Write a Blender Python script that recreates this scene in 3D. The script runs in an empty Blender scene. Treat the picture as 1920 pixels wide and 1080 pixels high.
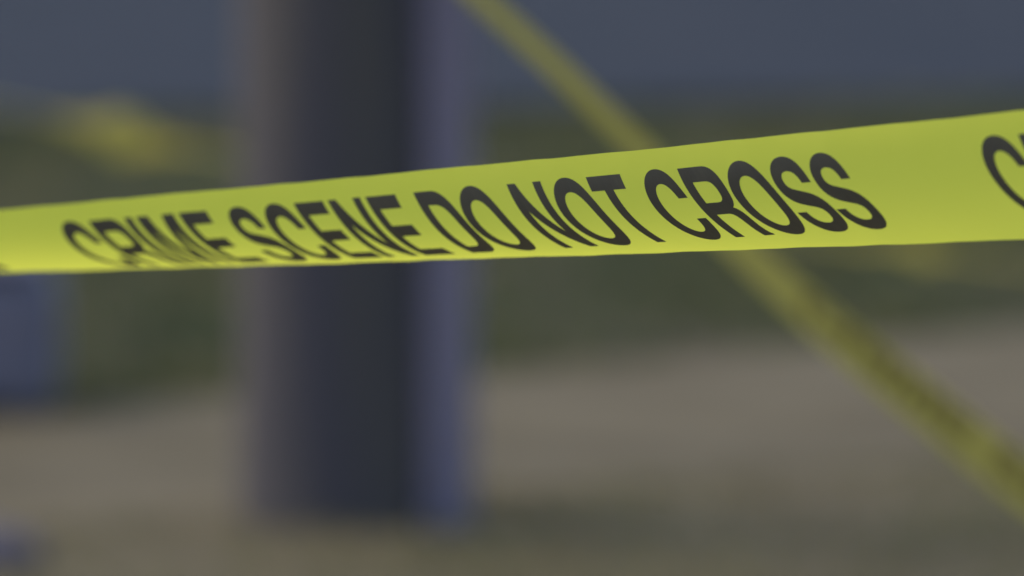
import bpy, bmesh, math, random
from mathutils import Vector, Matrix
random.seed(7)
R = math.radians
S = bpy.context.scene
COL = S.collection

# ---------------------------------------------------------------- camera
FPX = 21333.0                      # 400 mm long lens, pixels on a 1920 wide frame
CAM_H = 2.0
PITCH = R(5.17)
cam_d = bpy.data.cameras.new('camera')
cam_d.sensor_width = 36
cam_d.lens = 400
cam_d.clip_start = 0.1
cam_d.clip_end = 3000
cam_d.dof.use_dof = True
cam_d.dof.focus_distance = 5.75
cam_d.dof.aperture_fstop = 9.8
cam = bpy.data.objects.new('camera', cam_d)
COL.objects.link(cam)
cam.location = (0, 0, CAM_H)
cam.rotation_euler = (R(90) - PITCH, 0, 0)
S.camera = cam
FW = Vector((0, math.cos(PITCH), -math.sin(PITCH)))
DN = Vector((0, -math.sin(PITCH), -math.cos(PITCH)))
O = Vector((0, 0, CAM_H))


def view(X, Y, Z):
    return O + Vector((X, 0, 0)) + DN * Y + FW * Z


def at(px, py, z):
    """point seen at (px, py) of the 1920x1080 photo, z metres away"""
    return view((px - 960) / FPX * z, (py - 540) / FPX * z, z)


def gnd(px, py, h=0.0):
    d = at(px, py, 1.0) - O
    t = (h - CAM_H) / d.z
    return O + d * t


# ---------------------------------------------------------------- world, sun
SUN_EL, SUN_AZ = R(50), R(-68)     # azimuth from +Y towards +X
w = bpy.data.worlds.new('World')
S.world = w
w.use_nodes = True
nt = w.node_tree
nt.nodes.clear()
sky = nt.nodes.new('ShaderNodeTexSky')
sky.sky_type = 'NISHITA'
sky.sun_disc = False
sky.sun_elevation = SUN_EL
sky.sun_rotation = SUN_AZ
sky.air_density = 1.0
sky.dust_density = 2.5
bg = nt.nodes.new('ShaderNodeBackground')
bg.inputs['Strength'].default_value = 0.12
wo = nt.nodes.new('ShaderNodeOutputWorld')
nt.links.new(sky.outputs[0], bg.inputs[0])
nt.links.new(bg.outputs[0], wo.inputs[0])
sd = bpy.data.lights.new('sun', 'SUN')
sd.energy = 0.6
sd.angle = R(35)
sd.color = (1.0, 0.90, 0.76)
sun = bpy.data.objects.new('sun', sd)
COL.objects.link(sun)
sun.location = (0, 0, 30)
sdir = Vector((math.sin(SUN_AZ) * math.cos(SUN_EL), math.cos(SUN_AZ) * math.cos(SUN_EL), math.sin(SUN_EL)))
sun.rotation_euler = sdir.to_track_quat('Z', 'Y').to_euler()

S.view_settings.view_transform = 'Standard'
S.view_settings.look = 'None'
S.view_settings.gamma = 1
S.view_settings.exposure = 0.97
S.cycles.use_denoising = True


# ---------------------------------------------------------------- materials
def mat(name, col, rough=0.8, col2=None, scale=8, detail=6, bump=0, bscale=40, metallic=0, spec=0.5,
        lo=0.35, hi=0.65, translucent=0, stretch=None):
    m = bpy.data.materials.new(name)
    m.use_nodes = True
    n, l = m.node_tree.nodes, m.node_tree.links
    p = n['Principled BSDF']
    p.inputs['Base Color'].default_value = (*col, 1)
    p.inputs['Roughness'].default_value = rough
    p.inputs['Metallic'].default_value = metallic
    p.inputs['Specular IOR Level'].default_value = spec
    tc = n.new('ShaderNodeTexCoord')
    mp = n.new('ShaderNodeMapping')
    l.new(tc.outputs['Object'], mp.inputs[0])
    if stretch:
        mp.inputs['Scale'].default_value = stretch
    if col2:
        t = n.new('ShaderNodeTexNoise')
        t.inputs['Scale'].default_value = scale
        t.inputs['Detail'].default_value = detail
        l.new(mp.outputs[0], t.inputs['Vector'])
        r = n.new('ShaderNodeValToRGB')
        r.color_ramp.elements[0].position = lo
        r.color_ramp.elements[1].position = hi
        r.color_ramp.elements[0].color = (*col, 1)
        r.color_ramp.elements[1].color = (*col2, 1)
        l.new(t.outputs['Fac'], r.inputs[0])
        l.new(r.outputs[0], p.inputs['Base Color'])
    if bump:
        t2 = n.new('ShaderNodeTexNoise')
        t2.inputs['Scale'].default_value = bscale
        t2.inputs['Detail'].default_value = 5
        l.new(mp.outputs[0], t2.inputs['Vector'])
        b = n.new('ShaderNodeBump')
        b.inputs['Strength'].default_value = 1.0
        b.inputs['Distance'].default_value = bump
        l.new(t2.outputs['Fac'], b.inputs['Height'])
        l.new(b.outputs[0], p.inputs['Normal'])
    if translucent:
        tr = n.new('ShaderNodeBsdfTranslucent')
        tr.inputs['Color'].default_value = (*col, 1)
        mx = n.new('ShaderNodeMixShader')
        mx.inputs[0].default_value = translucent
        l.new(p.outputs[0], mx.inputs[1])
        l.new(tr.outputs[0], mx.inputs[2])
        l.new(mx.outputs[0], n['Material Output'].inputs['Surface'])
    return m


M_TAPE = mat('yellow_film', (0.84, 0.86, 0.095), 0.42, col2=(0.86, 0.87, 0.11), scale=9, detail=3,
             bump=0.0012, bscale=22, spec=0.4, translucent=0.62)
M_DULL = mat('dull_yellow_film', (0.44, 0.395, 0.10), 0.6, col2=(0.38, 0.335, 0.085), scale=9, detail=3,
            bump=0.0006, bscale=14, spec=0.12, translucent=0.45)  # duller, browner yellow for the two background tapes
M_PALEINK = mat('pale_ink', (0.19, 0.165, 0.06), 0.7, spec=0.12)  # paler than the near tape's ink, for weaker contrast on the film
M_INK = mat('black_ink', (0.053, 0.057, 0.056), 0.42, col2=(0.070, 0.073, 0.066), scale=55, lo=.45, hi=.8, bump=0.0012, bscale=22, spec=0.5)
M_ROAD = mat('asphalt', (0.022, 0.029, 0.042), 0.9, spec=0.12, col2=(0.028, 0.034, 0.047), scale=1.5, bump=0.004, bscale=90)
M_WALK = mat('concrete', (0.106, 0.088, 0.052), 0.9, spec=0.12, col2=(0.142, 0.120, 0.076), scale=2.5, bump=0.002, bscale=60)
M_SOIL = mat('soil', (0.054, 0.062, 0.032), 0.95, spec=0.1, col2=(0.088, 0.070, 0.048), scale=2.2, bump=0.01, bscale=40)
M_SOILN = mat('near_soil', (0.12, 0.108, 0.06), 0.95, spec=0.1, col2=(0.15, 0.120, 0.07), scale=2.2, bump=0.01, bscale=40)
M_WOOD = mat('tarred_wood', (0.066, 0.061, 0.076), 0.85, spec=.3, col2=(0.096, 0.084, 0.074), scale=14, stretch=(1, 1, .08),
             bump=0.003, bscale=50)
M_PIPE = mat('grey_blue_steel', (0.38, 0.37, 0.57), 0.5, col2=(0.44, 0.43, 0.66), scale=5, stretch=(1, 1, .3), bump=0.0004)
M_STEEL = mat('dull_steel', (0.20, 0.20, 0.21), 0.45, metallic=0.8, col2=(0.14, 0.13, 0.12), scale=20)
M_BOX = mat('blue_grey_paint', (0.16, 0.155, 0.205), 0.6, spec=.2, col2=(0.19, 0.18, 0.23), scale=6)
M_LUMP = mat('blue_grey_lump', (0.075, 0.068, 0.10), 0.85, col2=(0.10, 0.09, 0.12), scale=9, bump=0.004)
M_GRASS = mat('grass_blades', (0.095, 0.115, 0.058), 0.8, spec=.15, col2=(0.17, 0.16, 0.065), scale=2.6, lo=.38, hi=.62, translucent=.15)
M_GRASSN = mat('dry_grass_blades', (0.19, 0.185, 0.085), 0.8, spec=.15, col2=(0.25, 0.20, 0.11), scale=3.5, translucent=.15)


# ---------------------------------------------------------------- helpers
def link(name, bm, m, parent=None, smooth=False):
    me = bpy.data.meshes.new(name)
    bm.to_mesh(me)
    bm.free()
    me.materials.append(m)
    if smooth:
        for p in me.polygons:
            p.use_smooth = True
    o = bpy.data.objects.new(name, me)
    COL.objects.link(o)
    if parent:
        o.parent = parent
    return o


def thing(name, label, cat, loc=(0, 0, 0), group=None):
    o = bpy.data.objects.new(name, None)
    o.empty_display_size = .1
    COL.objects.link(o)
    o.location = loc
    return tag(o, label, cat, group)


def tag(o, label, cat, group=None):
    o['label'] = label
    o['category'] = cat
    if group:
        o['group'] = group
    return o


def sheet(name, pts, z, m, div=0):
    bm = bmesh.new()
    bm.faces.new([bm.verts.new((p[0], p[1], z)) for p in pts])
    o = link(name, bm, m)
    o['kind'] = 'structure'
    return o


def lathe(prof, n=48, cap=True, wob=0):
    bm = bmesh.new()
    rings = []
    for r, z in prof:
        rings.append([bm.verts.new((r * (1 + wob * math.sin(3 * a + z * 2)) * math.cos(a), r * math.sin(a), z))
                      for a in [2 * math.pi * k / n for k in range(n)]])
    for a, b in zip(rings, rings[1:]):
        for k in range(n):
            bm.faces.new((a[k], a[(k + 1) % n], b[(k + 1) % n], b[k]))
    if cap:
        bm.faces.new(rings[0][::-1])
        bm.faces.new(rings[-1])
    return bm


def box(bm, x0, x1, y0, y1, z0, z1, bev=0, top=1.0):
    t = bmesh.new()
    bmesh.ops.create_cube(t, size=1)
    for v in t.verts:
        f = top if v.co.z > 0 else 1
        v.co = Vector(((x0 + x1) / 2 + v.co.x * (x1 - x0) * f, (y0 + y1) / 2 + v.co.y * (y1 - y0) * f,
                       (z0 + z1) / 2 + v.co.z * (z1 - z0)))
    if bev:
        bmesh.ops.bevel(t, geom=t.edges[:], offset=bev, segments=3, affect='EDGES', profile=.5)
    me = bpy.data.meshes.new('tmp')
    t.to_mesh(me)
    t.free()
    bm.from_mesh(me)
    bpy.data.meshes.remove(me)


# ---------------------------------------------------------------- setting: ground, road, kerb, sidewalk
def line(p, q, a, b):
    """points on the line pq at parameters a and b"""
    return p + (q - p) * a, p + (q - p) * b


sheet('ground', [(-600, -300), (600, -300), (600, 1500), (-600, 1500)], 0.0, M_SOIL)
f0, f1 = gnd(0, 795), gnd(1920, 625)       # far edge of the pale path
n0, n1 = gnd(0, 1012), gnd(1920, 862)      # near edge of it
dirw = (f1 - f0).normalized()
perp = Vector((-dirw.y, dirw.x, 0))
L = 40
walk = sheet('path', [n0 - dirw * L, n0 + (n1 - n0).normalized() * L, f0 + dirw * L, f0 - dirw * L], 0.012, M_WALK)
nd = (n1 - n0).normalized()
sheet('verge_soil', [n0 - dirw * L + Vector((0, -14, 0)), n0 + nd * L + Vector((0, -14, 0)), n0 + nd * L, n0 - dirw * L], 0.006, M_SOILN)
r0, r1 = gnd(0, 232), gnd(1920, 195)       # road's near edge
rd = (r1 - r0).normalized()
rp = Vector((-rd.y, rd.x, 0))
bm = bmesh.new()
vs = [r0 - rd * 60, r0 + rd * 60, r0 + rd * 60 + rp * 9, r0 - rd * 60 + rp * 9]
bm.faces.new([bm.verts.new((v.x, v.y, 0.02)) for v in vs])
link('road', bm, M_ROAD)['kind'] = 'structure'


def grass(name, m, pts, count, hmin, hmax):
    """blades scattered in the quadrilateral pts"""
    bm = bmesh.new()
    a, b, c, d = pts
    for _ in range(count):
        u, v = random.random(), random.random()
        p = (a * (1 - u) + b * u) * (1 - v) + (d * (1 - u) + c * u) * v
        cl = math.sin(p.x * 5.1 + 1.3 * math.sin(p.y * 3)) * math.sin(p.y * 2.3 + p.x)
        if random.random() > .68 + .4 * cl:
            continue
        h = random.uniform(hmin, hmax)
        an = random.uniform(0, 6.28)
        w_ = random.uniform(.002, .004)
        q = Vector((math.cos(an), math.sin(an), 0))
        ln = Vector((random.gauss(0, .5), random.gauss(0, .5), 0)) * h
        v1 = bm.verts.new(p - q * w_)
        v2 = bm.verts.new(p + q * w_)
        v3 = bm.verts.new(p + q * w_ * .7 + ln * .35 + Vector((0, 0, h * .6)))
        v4 = bm.verts.new(p - q * w_ * .7 + ln * .35 + Vector((0, 0, h * .6)))
        v5 = bm.verts.new(p + ln + Vector((0, 0, h)))
        bm.faces.new((v1, v2, v3, v4))
        bm.faces.new((v4, v3, v5))
    o = link(name, bm, m)
    o['kind'] = 'stuff'
    return o


def zz(v, z=0.0):
    return Vector((v.x, v.y, z))


g = grass('grass', M_GRASS, [zz(f0 - dirw * 3.5), zz(f1 + dirw * 3.5), zz(r1 + rd * 3.5 - rp * .16), zz(r0 - rd * 3.5 - rp * .16)], 90000, .02, .06)
tag(g, 'short patchy green grass between the pale path and the road', 'grass')
g = grass('grass', M_GRASSN, [zz(n0 - nd * 3 - Vector((0, 3.5, 0)), .006), zz(n1 + nd * 3 - Vector((0, 3.5, 0)), .006), zz(n1 + nd * 3, .006), zz(n0 - nd * 3, .006)], 80000, .01, .035)
tag(g, 'dry olive grass in front of the pale path around the foot of the pole', 'grass')

# ---------------------------------------------------------------- wooden pole with conduit
base = gnd(655, 988)
pole = thing('utility_pole', 'thick dark upright pole with a pale blue-grey pipe down its right side', 'pole', (base.x, base.y, 0))
pz = base.y
pw = (855 - 448) / 2 / FPX * 18.1
prof = [(pw * 1.03, -.3)] + [(pw * (1.03 - .006 * k), .25 * k) for k in range(0, 31)]
link('shaft', lathe(prof, 64, wob=.008), M_WOOD, pole, True)
pr = 50 / FPX * 18
pc = Vector(((839 - 655) / FPX * 18.0, -.115, 0))
bm = lathe([(pr, -.2), (pr, 3.2), (pr * 1.12, 3.2), (pr * 1.12, 3.32), (pr, 3.32), (pr, 5.6)], 32)
for v in bm.verts:
    v.co += pc
link('conduit', bm, M_PIPE, pole, True)
for z in (1.1, 2.2, 3.9):
    bm = bmesh.new()
    n = 40
    for rr in (pr + .001, pr + .004):
        pass
    ring = [(pc.x + (pr + .004) * math.cos(a), pc.y + (pr + .004) * math.sin(a)) for a in [R(-190 + 200 * k / n) for k in range(n + 1)]]
    a0 = [bm.verts.new((x, y, z)) for x, y in ring]
    a1 = [bm.verts.new((x, y, z + .03)) for x, y in ring]
    for k in range(n):
        bm.faces.new((a0[k], a0[k + 1], a1[k + 1], a1[k]))
    bmesh.ops.solidify(bm, geom=bm.faces[:], thickness=.003)
    link('strap', bm, M_STEEL, pole)

# ---------------------------------------------------------------- blue-grey box at the left
b = gnd(-90, 792)
bx = thing('utility_box', 'squat blurred blue-grey box at the left edge on the grass behind the pale path', 'utility box', (b.x, b.y, 0))
bm = bmesh.new()
box(bm, -.20, .18, 0, .32, 0.0, .27, .06)
link('housing', bm, M_BOX, bx)
bm = bmesh.new()
box(bm, -.21, .165, -.012, .33, .272, .295, .012, top=.9)
link('lid', bm, M_BOX, bx)
st = gnd(-10, 1075)
bm = bmesh.new()
bmesh.ops.create_icosphere(bm, subdivisions=4, radius=1)  # rounded lump added to give the dark blue-grey patch in the corner
for v in bm.verts:
    c = v.co.copy()
    k = 1 + .09 * math.sin(3 * c.x + 1) * math.sin(2.5 * c.y) + .05 * math.sin(7 * c.x + 3 * c.z)
    v.co = Vector((c.x * .075 * k, c.y * .06 * k, c.z * .045 * k + .018))
so = link('lump', bm, M_LUMP, None, True)
so.location = (st.x, st.y, 0.006)
tag(so, 'dark blue-grey stone in the bottom left corner in front of the pale path', 'lump')

# ---------------------------------------------------------------- glyphs (em = 1000, cap height 716)
CAPH = 716.0


def path(s):
    """small path language: M/L x,y  C x1,y1 x2,y2 x,y"""
    pts = []
    tok = s.split()
    i = 0
    while i < len(tok):
        t = tok[i]
        if t in 'ML':
            pts.append(tuple(map(float, tok[i + 1].split(','))))
            i += 2
        else:
            p0 = pts[-1]
            p1, p2, p3 = [tuple(map(float, q.split(','))) for q in tok[i + 1:i + 4]]
            for k in range(1, 17):
                u = k / 16
                pts.append(tuple((1 - u) ** 3 * p0[j] + 3 * (1 - u) ** 2 * u * p1[j] + 3 * (1 - u) * u * u * p2[j] + u ** 3 * p3[j] for j in (0, 1)))
            i += 4
    return pts


G = {
    'C': (722, ["M 672,470 C 656,640 545,729 374,729 C 168,729 46,580 46,357 C 46,130 168,-14 372,-14 C 548,-14 664,90 676,262 L 530,262 C 520,165 460,108 374,108 C 262,108 194,200 194,357 C 194,515 262,607 374,607 C 455,607 512,560 526,470"]),
    'R': (722, ["M 72,0 L 72,716 L 440,716 C 592,716 680,645 680,520 C 680,430 640,372 566,344 C 640,320 662,270 664,190 C 666,100 670,38 704,22 L 704,0 L 540,0 C 524,40 522,110 518,165 C 512,250 480,284 400,284 L 217,284 L 217,0",
                "M 217,404 L 217,594 L 412,594 C 490,594 532,562 532,500 C 532,435 490,404 410,404"]),
    'I': (278, ["M 68,0 L 68,716 L 213,716 L 213,0"]),
    'M': (833, ["M 72,0 L 72,716 L 285,716 L 416,215 L 545,716 L 760,716 L 760,0 L 626,0 L 626,572 L 481,0 L 350,0 L 206,572 L 206,0"]),
    'E': (667, ["M 73,0 L 73,716 L 600,716 L 600,595 L 218,595 L 218,430 L 570,430 L 570,311 L 218,311 L 218,122 L 617,122 L 617,0"]),
    'S': (667, ["M 602,505 C 600,645 505,729 330,729 C 162,729 56,645 56,512 C 56,395 120,338 262,305 L 390,276 C 452,261 482,240 482,200 C 482,138 430,105 345,105 C 240,105 186,148 180,235 L 36,235 C 42,75 150,-14 338,-14 C 522,-14 630,72 630,215 C 630,332 566,390 428,422 L 288,454 C 226,468 200,490 200,530 C 200,582 250,612 326,612 C 410,612 456,578 462,505"]),
    'N': (722, ["M 73,0 L 73,716 L 213,716 L 505,238 L 505,716 L 644,716 L 644,0 L 500,0 L 207,470 L 207,0"]),
    'D': (722, ["M 74,0 L 74,716 L 345,716 C 565,716 684,585 684,358 C 684,130 565,0 345,0",
                "M 219,122 L 330,122 C 472,122 536,200 536,358 C 536,516 472,594 330,594 L 219,594"]),
    'O': (778, ["M 388,729 C 600,729 735,585 735,358 C 735,130 600,-14 388,-14 C 176,-14 42,130 42,358 C 42,585 176,729 388,729",
                "M 388,607 C 268,607 190,515 190,358 C 190,200 268,108 388,108 C 510,108 587,200 587,358 C 587,515 510,607 388,607"]),
    'T': (611, ["M 233,0 L 233,595 L 21,595 L 21,716 L 589,716 L 589,595 L 378,595 L 378,0"]),
    ' ': (278, []),
}
TXT = 'CRIME SCENE DO NOT CROSS'
MSG_L = sum(G[c][0] for c in TXT) - 278
# fitted numbers of the near tape (see build notes): em in mm, tracking, gap between messages
EM, TRK, GAP = 0.068541212, -48.229414, 2269.0105
T0, TH_ = 0.15128423, 0.64149742
TW = 0.076
PERIOD = (MSG_L + GAP + TRK * 24) * EM / 1000


def glyph_mesh(ch):
    cu = bpy.data.curves.new('tmp', 'CURVE')
    cu.dimensions = '2D'
    cu.fill_mode = 'BOTH'
    for sp in G[ch][1]:
        pts = path(sp)
        if math.dist(pts[0], pts[-1]) < 1e-6:
            pts = pts[:-1]
        s = cu.splines.new('POLY')
        s.points.add(len(pts) - 1)
        for q, pt in zip(s.points, pts):
            q.co = (pt[0] / 1000, pt[1] / 1000, 0, 1)
        s.use_cyclic_u = True
    o = bpy.data.objects.new('tmp', cu)
    me = bpy.data.meshes.new_from_object(o)
    bm = bmesh.new()
    bm.from_mesh(me)
    bmesh.ops.remove_doubles(bm, verts=bm.verts[:], dist=1e-5)
    for k in range(1, 24):            # cut into bands so that the print follows the curl of the film
        y = -.014 + k * .745 / 24
        bmesh.ops.bisect_plane(bm, geom=bm.verts[:] + bm.edges[:] + bm.faces[:], plane_co=(0, y, 0), plane_no=(0, 1, 0), dist=1e-6)
    for k in range(1, 9):
        bmesh.ops.bisect_plane(bm, geom=bm.verts[:] + bm.edges[:] + bm.faces[:], plane_co=(k * .09, 0, 0), plane_no=(1, 0, 0), dist=1e-6)
    bmesh.ops.triangulate(bm, faces=bm.faces[:])
    out = ([(v.co.x, v.co.y) for v in bm.verts], [[v.index for v in f.verts] for f in bm.faces])
    bm.free()
    bpy.data.objects.remove(o)
    bpy.data.curves.remove(cu)
    bpy.data.meshes.remove(me)
    return out


GM = {c: glyph_mesh(c) for c in G if c != ' '}


def build_tape(surf, u0, u1, du, offs, label, group, m_film, flip=-1.0, both=False):
    """surf(u, t) -> Vector, t across the film 0..1. offs: where messages start along u"""
    nu = int((u1 - u0) / du)
    nv = 28
    bm = bmesh.new()
    grid = [[bm.verts.new(surf(u0 + (u1 - u0) * i / nu, j / nv)) for j in range(nv + 1)] for i in range(nu + 1)]
    for i in range(nu):
        for j in range(nv):
            bm.faces.new((grid[i][j], grid[i][j + 1], grid[i + 1][j + 1], grid[i + 1][j]))
    film = link('barrier_tape', bm, m_film, None, True)
    tag(film, label, 'barrier tape', group)
    for o in offs:
        bm = bmesh.new()
        nrm = []
        x = 0.0
        for i, ch in enumerate(TXT):
            if ch != ' ':
                vs, fs = GM[ch]
                nv_ = []
                ok = True
                us = [o + (x + vx * 1000 + TRK * i) * EM / 1000 for vx, vy in vs]
                if min(us) > u0 and max(us) < u1:
                    for u, (vx, vy) in zip(us, vs):
                        t = T0 + TH_ * (1 - vy * 1000 / CAPH)
                        p = surf(u, t)
                        a = surf(u + 1e-3, t) - surf(u - 1e-3, t)
                        b_ = surf(u, t + .01) - surf(u, t - .01)
                        n = a.cross(b_).normalized() * flip
                        nv_.append(bm.verts.new(p + n * 0.00012))
                        nrm.append(n)
                    for f in fs:
                        bm.faces.new([nv_[k] for k in f])
            x += G[ch][0]
        if not nrm:
            bm.free()
            continue
        for f in bm.faces:
            f.normal_update()
        lo_ = link('lettering', bm, M_INK if m_film is M_TAPE else M_PALEINK, film, True)
        lo_.data.normals_split_custom_set_from_vertices(nrm)
    return film


# near tape: surface fitted to the photo
P = [0.016450128, -0.066342851, 5.8501774, 1.1142248, -0.032953551, -0.0015788302, -0.0010149656, -0.019183079]
TH = [0.22791244, 1.2266293, -0.046548167, -0.10009704, 0.12326583, -0.50267423, 0.062450335, 0.42874229, -0.78909955]


def softclamp(x, a, b):
    if x > b:
        return b + math.tanh((x - b) * 1.5) * .12
    if x < a:
        return a + math.tanh((x - a) * 1.5) * .12
    return x


def near_surf(u, t):
    x0, y0, z0, a, b, b2, b3, a2 = P
    cx, sx = math.cos(a), math.sin(a)
    uc = max(-1.6, min(1.2, u))
    un = softclamp(u / .6, -1.35, 1.1)
    X = x0 + cx * u + sx * a2 * uc * uc
    Z = z0 - sx * u + cx * a2 * uc * uc
    Y = y0 + b * u + b2 * uc * uc + b3 * uc ** 3
    g0 = TH[0] + TH[3] * un + TH[6] * un * un
    g1 = TH[1] + TH[4] * un + TH[7] * un * un
    g2 = TH[2] + TH[5] * un + TH[8] * un * un
    dn = dd = 0.0
    N = 8
    for k in range(N + 1):
        T = t * k / N
        th = g0 + g1 * T + g2 * T * T
        wt = 1 if k in (0, N) else (4 if k % 2 else 2)
        dn += wt * math.sin(th)
        dd += wt * math.cos(th)
    dn *= t * TW / (3 * N)
    dd *= t * TW / (3 * N)
    e = (2 * t - 1) ** 2          # slight ripples along both edges of the pulled film
    rip = e * (.00030 * math.sin(u * 61 + 1.1 * math.sin(u * 23)) + .00030 * math.sin(u * 17.3 + 2 * t) + .00012 * math.sin(u * 143 + 3 * t))
    rip += .00045 * math.sin(u * 9.1 + 4 * t) * math.sin(math.pi * t)
    return view(X + sx * dn - sx * rip, Y + dd + rip * .5, Z + cx * dn - cx * rip)


m0 = -(MSG_L * .62) * EM / 1000
GRP = 'yellow barrier tapes strung across the scene'
build_tape(near_surf, -6.0, 3.2, .006, [m0 - 4 * PERIOD, m0 - 3 * PERIOD, m0 - 2 * PERIOD, m0 - PERIOD, m0, m0 + PERIOD, m0 + 2 * PERIOD],
           'sharp bright yellow barrier tape with large black lettering stretched across the front', GRP, M_TAPE)


def spline_path(pts):
    """Catmull-Rom through pts, returns f(s) in metres"""
    q = [pts[0] * 2 - pts[1]] + pts + [pts[-1] * 2 - pts[-2]]
    sam = []
    for i in range(1, len(q) - 2):
        for k in range(24):
            u = k / 24
            a, b, c, d = q[i - 1:i + 3]
            sam.append(.5 * ((2 * b) + (c - a) * u + (2 * a - 5 * b + 4 * c - d) * u * u + (3 * b - a - 3 * c + d) * u ** 3))
    sam.append(pts[-1])
    cum = [0]
    for a, b in zip(sam, sam[1:]):
        cum.append(cum[-1] + (b - a).length)
    import bisect

    def f(s):
        s = max(0, min(cum[-1] - 1e-6, s))
        i = min(len(sam) - 2, bisect.bisect_right(cum, s) - 1)
        return sam[i].lerp(sam[i + 1], (s - cum[i]) / (cum[i + 1] - cum[i]))
    return f, cum[-1]


def ribbon(pts, rolls):
    """rolls: roll angle in degrees at each point; 0 = upright"""
    f, Ln = spline_path(pts)
    cum = [0]
    for a, b in zip(pts, pts[1:]):
        cum.append(cum[-1] + (b - a).length)
    twists = [(c / cum[-1], r) for c, r in zip(cum, rolls)]

    def roll(s):
        x = s / Ln
        for (a, ra), (b, rb) in zip(twists, twists[1:]):
            if x <= b:
                k = (x - a) / (b - a)
                k = k * k * (3 - 2 * k)
                return R(ra + (rb - ra) * k)
        return R(twists[-1][1])

    def surf(u, t):
        p = f(u)
        d = (f(u + .02) - f(u - .02)).normalized()
        dn = Vector((0, 0, -1))
        dn = (dn - d * dn.dot(d)).normalized()
        side = d.cross(dn).normalized()
        r = roll(u)
        c = t - .5
        curl = .10 * (1 - (2 * c) ** 2)
        ax = dn * math.cos(r) + side * math.sin(r)
        nn = side * math.cos(r) - dn * math.sin(r)
        return p + ax * c * TW + nn * curl * TW * .6
    return surf, Ln


# diagonal tape: comes down from upper left to lower right
xy = [(-1400, -2080), (200, -660), (700, -190), (905, 0), (1090, 172), (1345, 425), (1540, 602), (1725, 752), (1930, 915), (2500, 1360), (3700, 2290)]
pts = [at(x, y, 10.2 - (x - 905) * 1.0e-4) for x, y in xy]
MS = sum((b - a).length for a, b in zip(pts[:6], pts[1:7])) - .03
su, Ln = ribbon(pts, [64, 64, 65, 63, 61, 57, 51, 47, 45, 42, 34])
build_tape(su, 0, Ln, .008, [MS], 'blurred yellow tape slanting from top centre down to the lower right corner', GRP, M_DULL)

# far tape: crosses behind the pole
pts = [at(-3200, -260, 18.6), at(-900, 60, 18.9), at(-300, 150, 19.0), at(60, 215, 19.0), at(165, 238, 19.0), at(225, 252, 19.0), at(285, 266, 19.0), at(370, 282, 19),
       at(900, 352, 19.1), at(1500, 445, 19.2), at(1680, 462, 19.2), at(1730, 470, 19.2), at(1790, 480, 19.2), at(2000, 505, 19.3), at(2700, 560, 19.5), at(4800, 700, 20)]
su, Ln = ribbon(pts, [70, 86, 86, 85, 60, -5, 55, 82, 84, 86, 72, 50, 84, 84, 84, 70])
build_tape(su, 0, Ln, .008, [], 'faint twisted yellow tape far behind the pole, showing as two blurred patches', GRP, M_DULL)
